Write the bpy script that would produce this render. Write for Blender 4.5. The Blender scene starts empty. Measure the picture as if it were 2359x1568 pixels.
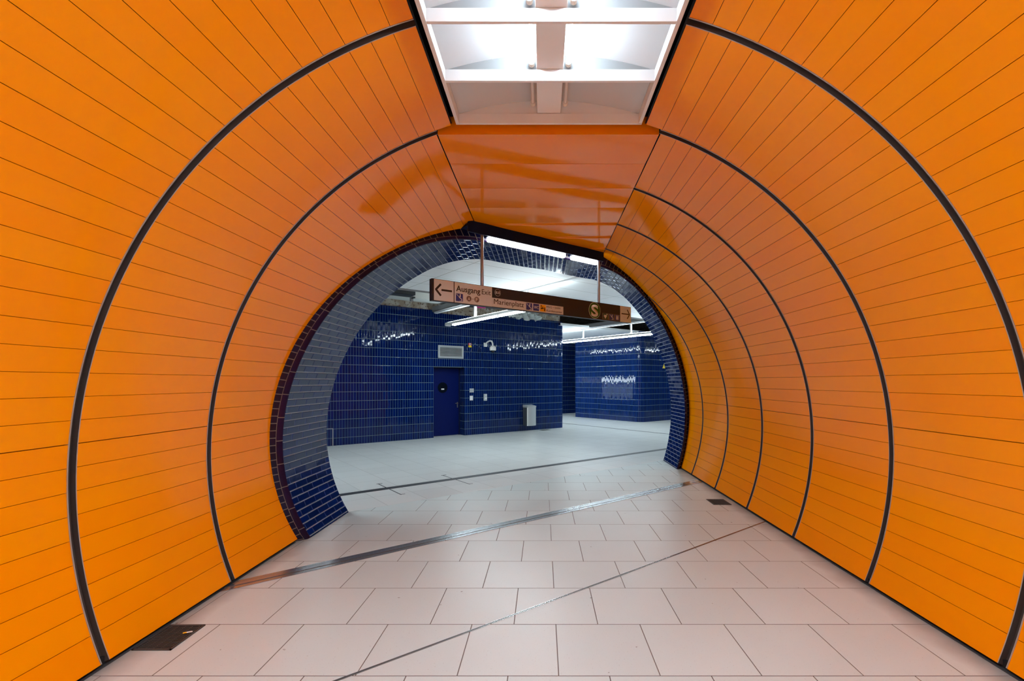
import bpy, bmesh, math, random
from mathutils import Vector, Matrix
random.seed(7)
scene = bpy.context.scene
COL = scene.collection
R_ = math.radians
# ------------------------------------------------------------------ camera
F = 1103.0; PX0 = 1250.0; PY0 = 879.0; HC = 1.734      # pixels / metres
cd = bpy.data.cameras.new('camera'); cam = bpy.data.objects.new('camera', cd); COL.objects.link(cam)
cd.sensor_width = 36; cd.lens = F/2359*36
cd.shift_x = (1179.5-PX0)/2359; cd.shift_y = (PY0-784)/2359
cd.clip_start = .05; cd.clip_end = 200
cam.location = (0, 0, HC); cam.rotation_euler = (R_(90), 0, 0)
scene.camera = cam
# ------------------------------------------------------------------ world, exposure
w = bpy.data.worlds.new('world'); scene.world = w; w.use_nodes = True
w.node_tree.nodes['Background'].inputs[0].default_value = (.5, .55, .6, 1)
w.node_tree.nodes['Background'].inputs[1].default_value = .02
vs = scene.view_settings
vs.view_transform = 'Standard'; vs.look = 'None'; vs.gamma = 1; vs.use_curve_mapping = False
vs.exposure = 0.0
scene.cycles.max_bounces = 8; scene.cycles.diffuse_bounces = 6; scene.cycles.glossy_bounces = 4
scene.cycles.use_denoising = True
scene.cycles.sample_clamp_indirect = 8
TUBE_BOX = 184.0     # emission of the tubes in the tunnel trough
TUBE_HALL = 66.0    # emission of the hall tubes
TUBE_EDGE = 20.0     # the lamp under the ceiling edge
COOL = (.82, .98, 1.05); NEUTRAL = (.80, 1.0, 1.16)
# ------------------------------------------------------------------ frames of the place
T = .799; PHI = math.atan(T); CU, SU = math.cos(PHI), math.sin(PHI)      # the hall lies skew to the tunnel
def ab(a, b, z=0): return Vector((a*CU-b*SU, a*SU+b*CU, z))
XC, ZC, RT = .05, 1.11, 2.925                                           # tunnel axis and radius
Y_MOUTH, Y_HALL, Y_EDGE = 7.35, 8.43, 7.10                              # skew planes, at x = 0
B_WALL = 13.68; Z_CEIL = 3.85; Z_FLAT = 3.865
def on_wall(px, py, b=B_WALL):
    k = (px-PX0)/F
    Y = b/(CU-k*SU); a = Y*(k*CU+SU)
    return a, HC-(py-PY0)/F*Y
# ------------------------------------------------------------------ materials
def nt(name):
    m = bpy.data.materials.new(name); m.use_nodes = True
    t = m.node_tree; return m, t, t.nodes['Principled BSDF']
def P(name, col, rough=.5, metal=0, bump=0, bscale=60, coat=0, spec=None):
    m, t, b = nt(name)
    b.inputs['Base Color'].default_value = (*col, 1); b.inputs['Roughness'].default_value = rough; b.inputs['Metallic'].default_value = metal
    if coat: b.inputs['Coat Weight'].default_value = coat; b.inputs['Coat Roughness'].default_value = .06
    if spec is not None: b.inputs['Specular IOR Level'].default_value = spec
    tc = t.nodes.new('ShaderNodeTexCoord')
    n = t.nodes.new('ShaderNodeTexNoise'); n.inputs['Scale'].default_value = bscale; n.inputs['Detail'].default_value = 3
    t.links.new(tc.outputs['Object'], n.inputs['Vector'])
    # faint wear in roughness keeps every surface procedural
    mr = t.nodes.new('ShaderNodeMapRange'); mr.inputs['To Min'].default_value = max(0, rough*.9); mr.inputs['To Max'].default_value = min(1, rough*1.1)
    t.links.new(n.outputs['Fac'], mr.inputs['Value']); t.links.new(mr.outputs['Result'], b.inputs['Roughness'])
    if bump:
        bp = t.nodes.new('ShaderNodeBump'); bp.inputs['Strength'].default_value = 1; bp.inputs['Distance'].default_value = bump
        t.links.new(n.outputs['Fac'], bp.inputs['Height']); t.links.new(bp.outputs['Normal'], b.inputs['Normal'])
    return m
def EM(name, col, s):
    m, t, b = nt(name)
    b.inputs['Base Color'].default_value = (.9, .9, .9, 1)
    b.inputs['Emission Color'].default_value = (*col, 1); b.inputs['Emission Strength'].default_value = s
    return m
class G:
    """small helper to wire node maths"""
    def __init__(s, t): s.t = t
    def m(s, op, a, b=None, c=None, clamp=False):
        n = s.t.nodes.new('ShaderNodeMath'); n.operation = op; n.use_clamp = clamp
        for i, x in enumerate((a, b, c)):
            if x is None: continue
            if isinstance(x, (int, float)): n.inputs[i].default_value = x
            else: s.t.links.new(x, n.inputs[i])
        return n.outputs[0]
    def mix(s, fac, A, B):
        n = s.t.nodes.new('ShaderNodeMix'); n.data_type = 'RGBA'
        for k, x in ((0, fac), (6, A), (7, B)):
            if isinstance(x, (int, float)): n.inputs[k].default_value = x
            elif isinstance(x, tuple): n.inputs[k].default_value = (*x, 1)
            else: s.t.links.new(x, n.inputs[k])
        return n.outputs[2]
    def maprange(s, v, a, b, c, d):
        n = s.t.nodes.new('ShaderNodeMapRange'); s.t.links.new(v, n.inputs[0])
        for i, x in enumerate((a, b, c, d)): n.inputs[i+1].default_value = x
        return n.outputs[0]
    def noise(s, vec, scale, detail=2):
        n = s.t.nodes.new('ShaderNodeTexNoise'); n.inputs['Scale'].default_value = scale; n.inputs['Detail'].default_value = detail
        s.t.links.new(vec, n.inputs['Vector']); return n.outputs['Fac']
def tiles(name, w, h, off, grout, base, gcol, rough=.06, vary=.25, tilt=.012, wave=.0006, wave_scale=9, rough_g=.7, u0=0, v0=0, speck=0, dirt=None, spec=.5, grout_u=None, gcol_u=None):
    m, t, b = nt(name); g = G(t)
    uv = t.nodes.new('ShaderNodeUVMap'); sp = t.nodes.new('ShaderNodeSeparateXYZ'); t.links.new(uv.outputs[0], sp.inputs[0])
    v = g.m('DIVIDE', g.m('ADD', sp.outputs[1], v0+1000*h), h); row = g.m('FLOOR', v); fv = g.m('MULTIPLY', g.m('FRACT', v), h)
    u = g.m('ADD', g.m('DIVIDE', g.m('ADD', sp.outputs[0], u0+1000*w), w), g.m('MULTIPLY', row, off)); colm = g.m('FLOOR', u); fu = g.m('MULTIPLY', g.m('FRACT', u), w)
    gu = grout_u or grout
    du = g.m('MINIMUM', fu, g.m('SUBTRACT', w, fu)); dv = g.m('MINIMUM', fv, g.m('SUBTRACT', h, fv)); d = g.m('MINIMUM', du, dv)
    mu = g.maprange(du, gu*.5-.0006, gu*.5+.0006, 0, 1); mv = g.maprange(dv, grout*.5-.0006, grout*.5+.0006, 0, 1)
    mask = g.m('MULTIPLY', mu, mv)
    cb = t.nodes.new('ShaderNodeCombineXYZ'); t.links.new(colm, cb.inputs[0]); t.links.new(row, cb.inputs[1])
    wn = t.nodes.new('ShaderNodeTexWhiteNoise'); t.links.new(cb.outputs[0], wn.inputs['Vector'])
    ws = t.nodes.new('ShaderNodeSeparateColor'); t.links.new(wn.outputs['Color'], ws.inputs[0])
    k = g.maprange(ws.outputs[2], 0, 1, 1-vary, 1+vary)
    vm = t.nodes.new('ShaderNodeVectorMath'); vm.operation = 'SCALE'; vm.inputs[0].default_value = base; t.links.new(k, vm.inputs['Scale'])
    col = g.mix(mv, gcol, g.mix(mu, gcol_u or gcol, vm.outputs[0]))
    if speck:
        n = g.noise(uv.outputs[0], 90, 2); s = g.maprange(n, .66, .72, 0, speck); col = g.mix(s, col, (.25, .2, .17))
        n2 = g.noise(uv.outputs[0], 1.3, 4); col = g.mix(g.maprange(n2, .35, .75, 0, .10), col, (.45, .42, .40))
    if dirt: col = dirt(g, t, col)
    t.links.new(col, b.inputs['Base Color'])
    rn = g.noise(uv.outputs[0], 5, 3); rr = g.maprange(rn, .3, .7, rough*.96, rough*1.05)
    rf = g.m('ADD', g.m('MULTIPLY', rr, mask), g.m('MULTIPLY', g.m('SUBTRACT', 1, mask), rough_g))
    t.links.new(rf, b.inputs['Roughness']); b.inputs['Specular IOR Level'].default_value = spec
    hgt = g.m('MULTIPLY', g.noise(uv.outputs[0], wave_scale, 1), wave)
    if tilt:
        tu = g.m('MULTIPLY', g.m('SUBTRACT', ws.outputs[0], .5), g.m('MULTIPLY', fu, tilt)); tv = g.m('MULTIPLY', g.m('SUBTRACT', ws.outputs[1], .5), g.m('MULTIPLY', fv, tilt))
        hgt = g.m('ADD', hgt, g.m('ADD', tu, tv))
    hgt = g.m('ADD', hgt, g.m('MULTIPLY', g.maprange(d, 0, grout, 0, 1), .0012))
    bp = t.nodes.new('ShaderNodeBump'); bp.inputs['Strength'].default_value = 1; bp.inputs['Distance'].default_value = 1
    t.links.new(hgt, bp.inputs['Height']); t.links.new(bp.outputs['Normal'], b.inputs['Normal'])
    return m
def orange_mat(name='orange_enamel'):
    m, t, b = nt(name); g = G(t)
    uv = t.nodes.new('ShaderNodeUVMap'); sp = t.nodes.new('ShaderNodeSeparateXYZ'); t.links.new(uv.outputs[0], sp.inputs[0])
    cb = t.nodes.new('ShaderNodeCombineXYZ'); t.links.new(g.m('FLOOR', sp.outputs[0]), cb.inputs[0]); t.links.new(g.m('FLOOR', sp.outputs[1]), cb.inputs[1])
    wn = t.nodes.new('ShaderNodeTexWhiteNoise'); t.links.new(cb.outputs[0], wn.inputs['Vector'])
    col = g.mix(wn.outputs['Value'], (.85, .238, .0003), (.85, .262, .0005))
    t.links.new(col, b.inputs['Base Color'])
    tc = t.nodes.new('ShaderNodeTexCoord')
    n1 = g.noise(tc.outputs['Object'], 2.2, 1); n2 = g.noise(tc.outputs['Object'], 420, 1)
    bp = t.nodes.new('ShaderNodeBump'); bp.inputs['Strength'].default_value = 1; bp.inputs['Distance'].default_value = 1
    t.links.new(g.m('ADD', g.m('MULTIPLY', n1, .0016), g.m('MULTIPLY', n2, .00003)), bp.inputs['Height']); t.links.new(bp.outputs['Normal'], b.inputs['Normal'])
    b.inputs['Roughness'].default_value = .085; b.inputs['Specular IOR Level'].default_value = .16
    return m
NAVY = (.0004, .0075, .078); GROUT = (.085, .17, .215)
M = dict(
 orange=orange_mat(), black=P('black_gap', (.006, .006, .007), .6), rib=P('rib_brown', (.060, .044, .038), .35), lip=P('rib_lip', (.34, .28, .24), .4),
 white=P('white_lacquer', (.82, .82, .81), .38), refl=P('reflector_white', (.62, .62, .62), .5), dia=P('diaphragm_shaded', (.26, .26, .26), .5), pole=P('sign_pole', (.34, .38, .42), .18, .45), steel=P('brushed_steel', (.40, .41, .42), .25, .85, .00006, 160),  # dia: shade on the white trough plates put into a darker grey
 alu=P('grey_aluminium', (.50, .53, .54), .38, .35, .0002, 200), darkmetal=P('dark_metal', (.040, .042, .044), .5, .1, .0006, 160), fascia=P('navy_fascia', (.006, .010, .040), .4, spec=.08),
 brown=P('sign_brown', (.028, .028, .034), .4, spec=.25), cream=P('sign_cream', (.60, .70, .72), .4), ink=P('sign_ink', (.012, .008, .009), .5), signblue=P('sign_blue', (.02, .035, .22), .4),
 signyellow=P('sign_yellow', (.85, .45, .01), .4), signgreen=P('sign_green', (.012, .10, .008), .4), letter=P('sign_letter', (.66, .70, .68), .4), taupe=P('sign_taupe', (.14, .115, .105), .4),
 aidgreen=P('aid_green', (.01, .07, .05), .4), socket=P('lamp_socket', (.75, .70, .62), .4), deadtube=P('unlit_tube', (.72, .66, .62), .2),
 tube=EM('lit_tube_tunnel', NEUTRAL, TUBE_BOX), tubebright=EM('lit_tube_passage', COOL, TUBE_HALL), up=EM('uplight', COOL, 30.0), tubehall=EM('lit_tube_hall', COOL, TUBE_HALL), tubeedge=EM('lit_tube_edge', (.92, .95, 1), TUBE_EDGE),
 doorblue=P('door_blue', (.001, .007, .085), .4, spec=.15), glassdark=P('dark_glass', (.004, .006, .010), .05), plaster=P('white_plaster', (.78, .77, .74), .6),
 camwhite=P('camera_white', (.78, .78, .76), .35), paper=P('paper', (.80, .80, .82), .6), red=P('sticker_red', (.55, .03, .04), .4), yellow=P('sticker_yellow', (.85, .62, .01), .4),
 plastic=P('white_plastic', (.62, .66, .64), .35), darkgrey=P('bin_side', (.07, .08, .095), .4, .3), grey=P('mid_grey', (.22, .22, .22), .5), pink=P('pink_wrap', (.60, .03, .22), .5), pipe=P('black_pipe', (.02, .022, .025), .4), stripe=P('dark_floor_strip', (.028, .030, .034), .5),
 duct=P('pale_duct', (.60, .62, .58), .45), rail=P('white_rail', (.75, .77, .78), .4), lintel=P('grey_lintel', (.30, .30, .30), .5),
 casetop=EM('case_light', (.80, .95, 1.05), 30.0), caselow=EM('case_glow', (.6, .82, 1.1), 2.5),
 tile=tiles('blue_wall_tile', .075, .25, 0, .0085, NAVY, (.17, .25, .26), grout_u=.0085, gcol_u=(.05, .125, .19), rough=.05, v0=.045, tilt=.03, wave=.0010, wave_scale=7, spec=.24),
 reveal=tiles('blue_reveal_tile', .25, .078, .41, .0095, NAVY, (.20, .21, .20), grout_u=.005, gcol_u=(.04, .05, .11), rough=.09, tilt=.02, wave=.0004, spec=.4),
 face=tiles('dark_face_tile', .077, .6, 0, .008, (.005, .004, .022), (.16, .14, .11), rough=.12, tilt=.02, spec=.2),
 rim=tiles('dark_rim_tile', .25, .6, 0, .008, (.010, .004, .026), (.16, .14, .11), rough=.15, tilt=.01, v0=.3, spec=.2),
)
def floor_dirt(g, t, col):
    tc = t.nodes.new('ShaderNodeTexCoord'); sp = t.nodes.new('ShaderNodeSeparateXYZ'); t.links.new(tc.outputs['Object'], sp.inputs[0])
    n = g.noise(tc.outputs['Object'], 3.0, 5)
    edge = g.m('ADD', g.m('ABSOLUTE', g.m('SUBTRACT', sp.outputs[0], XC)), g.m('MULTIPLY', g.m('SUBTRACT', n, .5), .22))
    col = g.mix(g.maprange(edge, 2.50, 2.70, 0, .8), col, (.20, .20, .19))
    spots = g.noise(tc.outputs['Object'], 17, 2)
    return g.mix(g.maprange(spots, .755, .775, 0, .75), col, (.10, .07, .06))
M['floor'] = tiles('tunnel_floor_tile', .6, .6, .5, .006, (.585, .665, .655), (.10, .075, .065), rough=.34, vary=.03, tilt=.0006, wave=.0003, wave_scale=3, speck=.35, dirt=floor_dirt)
M['hallfloor'] = tiles('hall_floor_tile', .6, .6, 0, .006, (.64, .655, .635), (.42, .41, .39), rough=.30, vary=.04, tilt=.0008, wave=.0004, wave_scale=2, u0=-.095, speck=.1)
M['ceilpanel'] = tiles('ceiling_panel', 2.223, .75, 0, .011, (.78, .79, .78), (.24, .21, .17), rough=.40, vary=.015, tilt=0, wave=.0002, wave_scale=.8, u0=.07, v0=-7.43, rough_g=.6)
def concrete():
    m, t, b = nt('spalled_concrete'); g = G(t); tc = t.nodes.new('ShaderNodeTexCoord')
    n = g.noise(tc.outputs['Object'], 4, 6); n2 = g.noise(tc.outputs['Object'], 14, 4)
    col = g.mix(g.maprange(n, .42, .55, 0, 1), (.42, .40, .35), (.30, .25, .19))
    col = g.mix(g.maprange(n2, .56, .62, 0, .85), col, (.10, .05, .03))
    t.links.new(col, b.inputs['Base Color']); b.inputs['Roughness'].default_value = .9
    bp = t.nodes.new('ShaderNodeBump'); bp.inputs['Distance'].default_value = .03; t.links.new(n2, bp.inputs['Height']); t.links.new(bp.outputs['Normal'], b.inputs['Normal'])
    return m
M['concrete'] = concrete()
# ------------------------------------------------------------------ mesh helpers
class MB:
    def __init__(s): s.v = []; s.f = []; s.u = []; s.m = []; s.mats = []
    def mi(s, m):
        if m not in s.mats: s.mats.append(m)
        return s.mats.index(m)
    def face(s, pts, mat, uvs=None):
        i = len(s.v); s.v += [tuple(p) for p in pts]; s.f.append(tuple(range(i, i+len(pts))))
        s.u.append(uvs or [(0, 0)]*len(pts)); s.m.append(s.mi(mat)); return s
    def grid(s, P_, mat, UV=None, flip=False):
        for i in range(len(P_)-1):
            for j in range(len(P_[0])-1):
                q = [(i, j), (i, j+1), (i+1, j+1), (i+1, j)]
                if flip: q = q[::-1]
                s.face([P_[a][b] for a, b in q], mat, [UV[a][b] for a, b in q] if UV else None)
        return s
    def box(s, lo, hi, mat, uvm=False):
        x0, y0, z0 = lo; x1, y1, z1 = hi
        c = [(x0, y0, z0), (x1, y0, z0), (x1, y1, z0), (x0, y1, z0), (x0, y0, z1), (x1, y0, z1), (x1, y1, z1), (x0, y1, z1)]
        for q in ((3, 2, 1, 0), (4, 5, 6, 7), (0, 1, 5, 4), (1, 2, 6, 5), (2, 3, 7, 6), (3, 0, 4, 7)): s.face([c[k] for k in q], mat)
        return s
    def cyl(s, p0, p1, r, mat, n=16, r1=None, caps=True):
        p0, p1 = Vector(p0), Vector(p1); d = (p1-p0).normalized(); r1 = r if r1 is None else r1
        x = d.orthogonal().normalized(); y = d.cross(x)
        A = [p0+(x*math.cos(k*2*math.pi/n)+y*math.sin(k*2*math.pi/n))*r for k in range(n)]
        B = [p1+(x*math.cos(k*2*math.pi/n)+y*math.sin(k*2*math.pi/n))*r1 for k in range(n)]
        for k in range(n): s.face([A[k], A[(k+1) % n], B[(k+1) % n], B[k]], mat)
        if caps: s.face(A[::-1], mat); s.face(B, mat)
        return s
    def tube(s, path, r, mat, n=10):
        path = [Vector(p) for p in path]
        for a, b in zip(path, path[1:]): s.cyl(a, b, r, mat, n)
        return s
    def lathe(s, prof, mat, n=24, c=(0, 0, 0)):
        c = Vector(c)
        rings = [[c+Vector((r*math.cos(k*2*math.pi/n), r*math.sin(k*2*math.pi/n), z)) for k in range(n+1)] for r, z in prof]
        return s.grid(rings, mat)
    def prism(s, outline, y0, y1, mat):      # outline in (x, z), thickness along y
        A = [(x, y0, z) for x, z in outline]; B = [(x, y1, z) for x, z in outline]; n = len(A)
        s.face(A, mat); s.face(B[::-1], mat)
        for k in range(n): s.face([A[(k+1) % n], A[k], B[k], B[(k+1) % n]], mat)
        return s
    def obj(s, name, parent=None, loc=(0, 0, 0), rz=0, smooth=False, bevel=0, weld=True, autosmooth=40):
        me = bpy.data.meshes.new(name); me.from_pydata(s.v, [], s.f)
        ul = me.uv_layers.new(name='UVMap')
        k = 0
        for poly_uv in s.u:
            for uv in poly_uv: ul.data[k].uv = uv; k += 1
        for m in s.mats: me.materials.append(m)
        for p, i in zip(me.polygons, s.m): p.material_index = i
        if weld:
            bm = bmesh.new(); bm.from_mesh(me); bmesh.ops.remove_doubles(bm, verts=bm.verts, dist=1e-5); bm.to_mesh(me); bm.free()
        if smooth:
            for p in me.polygons: p.use_smooth = True
            me.set_sharp_from_angle(angle=R_(autosmooth))
        o = bpy.data.objects.new(name, me); COL.objects.link(o)
        o.location = loc; o.rotation_euler = (0, 0, rz)
        if parent: o.parent = parent
        if bevel:
            bv = o.modifiers.new('bevel', 'BEVEL'); bv.width = bevel; bv.segments = 2; bv.limit_method = 'ANGLE'; bv.angle_limit = R_(50)
        return o
def tag(o, label, cat, group=None, kind=None):
    o['label'] = label; o['category'] = cat
    if group: o['group'] = group
    if kind: o['kind'] = kind
    return o
def struct(o, label=None):
    o['kind'] = 'structure'
    if label: o['label'] = label
    return o
def thing(name, label, cat, loc=(0, 0, 0), rz=0, group=None):
    o = bpy.data.objects.new(name, None); COL.objects.link(o); o.empty_display_size = .1
    o.location = loc; o.rotation_euler = (0, 0, rz)
    return tag(o, label, cat, group)
def hall_thing(name, label, cat, a, b, z=0, group=None):
    return thing(name, label, cat, ab(a, b, z), PHI, group)
def dup(o, parent=None):
    c = o.copy(); COL.objects.link(c); c.parent = parent
    for ch in list(o.children): dup(ch, c)
    return c
def circ(cx, cz, r, n=28): return [(cx+r*math.cos(2*math.pi*k/n), cz+r*math.sin(2*math.pi*k/n)) for k in range(n)]
# ------------------------------------------------------------------ tunnel lining
def cylpt(th, y, r=RT): return (XC+r*math.sin(th), y, ZC+r*math.cos(th))
RIB0, RIBS, RIBW = 2.90, 1.20, .030
def rib_y(k, x): return RIB0+RIBS*k-.007*(x-XC)
TH0, DTH, NP = R_(16.43), R_(2.866), 33
KMIN = -9
def mouth(x, y0=Y_MOUTH): return y0+T*x
def th_edge(k): return R_(111.8) if k == NP else TH0+DTH*k
def lining(side):
    mb = MB(); sg = side
    for bay in range(KMIN, 6 if sg > 0 else 2):
        for k in range(NP):
            if bay >= 1 and k == 0: continue
            g = .0016 if k != 24 else .0028; g2 = .0016 if k+1 != 24 else .0028
            t0 = th_edge(k)+g/RT; t1 = th_edge(k+1)-g2/RT
            ths = [t0+(t1-t0)*j/3 for j in range(4)]
            front = []; back = []; skip = False
            for th in ths:
                x, _, z = cylpt(sg*th, 0)
                y0 = rib_y(bay, x)+RIBW; y1 = min(rib_y(bay+1, x)-RIBW if (sg > 0 or bay < 1) else 99, mouth(x)-.012)
                if y1-y0 < .01: skip = True
                front.append((x, y0, y1, z))
                x2, _, z2 = cylpt(sg*th, 0, RT+.02); back.append((x2, z2))
            if skip:
                if all(f[2]-f[1] < .01 for f in front): continue
                front = [(x, y0, max(y1, y0+.002), z) for x, y0, y1, z in front]
            uv = [(bay+.5, k*sg+.5)]*4
            for j in range(3):
                A, B = front[j], front[j+1]
                q = [(A[0], A[1], A[3]), (A[0], A[2], A[3]), (B[0], B[2], B[3]), (B[0], B[1], B[3])]
                if sg < 0: q = q[::-1]
                mb.face(q, M['orange'], uv)
                for e in (1, 2):      # end returns
                    mb.face([(A[0], A[e], A[3]), (B[0], B[e], B[3]), (back[j+1][0], B[e], back[j+1][1]), (back[j][0], A[e], back[j][1])], M['orange'], uv)
            for j in (0, 3):
                A = front[j]; mb.face([(A[0], A[1], A[3]), (A[0], A[2], A[3]), (back[j][0], A[2], back[j][1]), (back[j][0], A[1], back[j][1])], M['orange'], uv)
    # dark shell behind the panels
    n = 50; rows = []
    for i in range(n+1):
        th = R_(16.25)+(R_(113.4)-R_(16.25))*i/n
        x, _, z = cylpt(sg*th, 0, RT+.045)
        rows.append([(x, rib_y(KMIN, 0), z), (x, 0, z), (x, mouth(x)+.0, z)])
    mb.grid(rows, M['black'], flip=sg > 0)
    return mb.obj('wall_left' if sg < 0 else 'wall_right', weld=False, smooth=True, autosmooth=25)
struct(lining(-1), 'left tunnel wall of glossy orange enamel panels'); struct(lining(1), 'right tunnel wall of glossy orange enamel panels')
def rib(k, sg, n):
    mb = MB(); prof = [(-.030, RT+.02), (-.030, RT-.004), (-.0238, RT-.004), (-.0238, RT+.034), (.0238, RT+.034), (.0238, RT-.004), (.030, RT-.004), (.030, RT+.02)]
    lips = {0, 1, 5, 6}
    t0 = th_edge(0) if k <= 0 else th_edge(1)-R_(.3); t1 = R_(111.75); N = 72
    rows = []
    for i in range(N+1):
        th = sg*(t0+(t1-t0)*i/N); r_ = []
        for dy, r in prof:
            x, _, z = cylpt(th, 0, r); r_.append((x, rib_y(k, x)+dy, z))
        rows.append(r_)
    for i in range(N):
        if rows[i][3][1]+.06 > mouth(rows[i][3][0]) : continue
        for j in range(7):
            q = [rows[i][j], rows[i][j+1], rows[i+1][j+1], rows[i+1][j]]
            mb.face(q if sg < 0 else q[::-1], M['lip'] if j in lips else M['rib'])
    if not mb.f: return n
    struct(mb.obj('trim_%d' % n, smooth=True, autosmooth=30)); return n+1
nt_ = 1
for k in range(KMIN+1, 6):
    for sg in (-1, 1):
        if sg > 0 or k < 2: nt_ = rib(k, sg, nt_)
# flat orange ceiling beyond the light trough
XF = .955
mb = MB(); ys = [4.13]+[4.695+.592*i for i in range(9)]
def clip_edge(poly):      # keep the part in front of the skew edge y < Y_EDGE + T x
    out = []
    for a, b in zip(poly, poly[1:]+poly[:1]):
        da = Y_EDGE+T*a[0]-a[1]; db = Y_EDGE+T*b[0]-b[1]
        if da >= 0: out.append(a)
        if da*db < 0: s_ = da/(da-db); out.append((a[0]+(b[0]-a[0])*s_, a[1]+(b[1]-a[1])*s_))
    return out
for i in range(len(ys)-1):
    y0, y1 = ys[i]+.0025, ys[i+1]-.0025; NS = 8
    def zz_(y): return Z_FLAT+.004-.0045*(1-(2*(y-y0)/(y1-y0)-1)**2)      # sheet panels sag a few millimetres
    for k in range(NS):
        ya, yb_ = y0+(y1-y0)*k/NS, y0+(y1-y0)*(k+1)/NS
        out = clip_edge([(XC-XF, ya), (XC+XF, ya), (XC+XF, yb_), (XC-XF, yb_)])
        if len(out) < 3: continue
        mb.face([(x, y, zz_(y)) for x, y in out][::-1], M['orange'], [(40.5, i+.5)]*len(out))
    for ye in (y0, y1):
        out = clip_edge([(XC-XF, ye-.0005), (XC+XF, ye-.0005), (XC+XF, ye+.0005), (XC-XF, ye+.0005)])
        if len(out) < 3: continue
        xa, xb = min(p[0] for p in out), max(p[0] for p in out)
        mb.face([(xa, ye, Z_FLAT+.004), (xb, ye, Z_FLAT+.004), (xb, ye, Z_FLAT+.03), (xa, ye, Z_FLAT+.03)], M['orange'], [(40.5, i+.5)]*4)
mb.face([(XC-XF, 4.13, Z_FLAT), (XC+XF, 4.13, Z_FLAT), (XC+XF, 4.13, 4.02), (XC-XF, 4.13, 4.02)], M['orange'], [(41.5, .5)]*4)
mb.box((XC-1.05, 4.16, Z_FLAT+.032), (XC+1.05, 5.6, Z_FLAT+.06), M['black'])
struct(mb.obj('ceiling', smooth=True, autosmooth=20), 'flat orange panelled ceiling over the tunnel mouth')
mb = MB(); mb.box((XC-1.05, KMIN, 4.19), (XC+1.05, 4.2, 4.22), M['black'])
mb.face([(XC-1.1, 4.0, 4.2), (XC+1.1, 4.0, 4.2), (XC+1.1, 9.2, 4.2), (XC-1.1, 7.0, 4.2)], M['black'])
struct(mb.obj('ceiling'), 'black void above the light trough')
# navy edge board of the flat ceiling
mb = MB(); L = Vector((CU, SU, 0)); a0 = 4.71-.0; 
eb = Y_EDGE*CU
ea0 = -.985*CU+(Y_EDGE-T*.985)*SU; ea1 = 1.0*CU+(Y_EDGE+T*1.0)*SU
mb.box((ea0, eb-.012, 3.715), (ea1, eb+.012, 3.90), M['fascia']); mb.box((ea0, eb+.012, 3.80), (ea1, eb+.20, 3.83), M['fascia'])
struct(mb.obj('trim_%d' % nt_, rz=PHI), 'navy edge board closing the flat orange ceiling'); nt_ += 1
# back end of the tunnel, far behind the camera
mb = MB(); yb = rib_y(KMIN, 0); mb.face([(-3.2, yb, -.1), (-3.2, yb, 4.4), (3.3, yb, 4.4), (3.3, yb, -.1)], M['orange'], [(50.5, .5)]*4)
struct(mb.obj('wall_back'))
# ------------------------------------------------------------------ blue tiled mouth
TAB = [(0, 2.60), (8, 2.61), (15, 2.675), (21, 2.765), (28, 2.83), (35, 2.855), (42, 2.855), (50, 2.85), (60, 2.84), (70, 2.83), (80, 2.83), (90, 2.835), (100, 2.84), (120, 2.845)]
def r_open(th):
    d = abs(math.degrees(th))
    for i in range(len(TAB)-1):
        (x0, y0), (x1, y1) = TAB[i], TAB[i+1]
        if x0 <= d <= x1:
            m0 = 0 if i == 0 else (y1-TAB[i-1][1])/(x1-TAB[i-1][0]); m1 = 0 if i >= len(TAB)-2 else (TAB[i+2][1]-y0)/(TAB[i+2][0]-x0)
            h = x1-x0; s = (d-x0)/h
            return (2*s**3-3*s*s+1)*y0+(s**3-2*s*s+s)*h*m0+(-2*s**3+3*s*s)*y1+(s**3-s*s)*h*m1
    return TAB[-1][1]
RB = .036; TEND = math.acos(-ZC/2.855); N = 150
face, rim, rev, hallside = MB(), MB(), MB(), MB()
F_, Rm, Rv, Hs = [], [], [], []; Fu, Ru, Vu, Hu = [], [], [], []
arc = 0
for i in range(N+1):
    th = -TEND+2*TEND*i/N; r = r_open(th); s, c = math.sin(th), math.cos(th); arc = th*2.86
    def pt(rr, dy): x = XC-.01+rr*s; return (x, Y_MOUTH+dy+T*x, max(0, ZC+rr*c))
    F_.append([pt(RT+.06, 0), pt(r+RB, 0)]); Fu.append([(arc, RT+.06-r-RB), (arc, 0)])
    row = []; ru = []
    for j in range(7):
        f = j*math.pi/12; row.append(pt(r+RB-RB*math.sin(f), RB-RB*math.cos(f))); ru.append((arc, j*.012))
    Rm.append(row); Ru.append(ru)
    x = XC-.01+r*s; zz = max(0, ZC+r*c)
    Rv.append([pt(r, RB), (x, (Y_MOUTH+Y_HALL)/2+T*x, zz), (x, Y_HALL+T*x, zz)]); y_a = Y_MOUTH+RB
    Vu.append([(0, arc), ((Y_HALL-y_a)/2, arc), (Y_HALL-y_a, arc)])
    # hall side wall around the opening
    k = min(13/abs(s) if abs(s) > 1e-6 else 99, (4.6-ZC)/c if c > .02 else 99, (ZC+.0)/(-c) if c < -.02 else 99); k = max(k, r)
    xo = XC+k*s; zo = max(0, ZC+k*c)
    p0 = (x, Y_HALL+T*x, zz); p1 = (xo, Y_HALL+T*xo, zo); Hs.append([p0, p1])
    Hu.append([(x/CU, zz), (xo/CU, zo)])
face.grid(F_, M['face'], Fu); rim.grid(Rm, M['rim'], Ru); rev.grid(Rv, M['reveal'], Vu); hallside.grid(Hs, M['tile'], Hu)
struct(face.obj('trim_%d' % nt_, smooth=True), 'band of dark square tiles around the tunnel mouth'); nt_ += 1
struct(rim.obj('trim_%d' % nt_, smooth=True, autosmooth=80), 'dark rounded edge tiles around the tunnel mouth'); nt_ += 1
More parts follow.
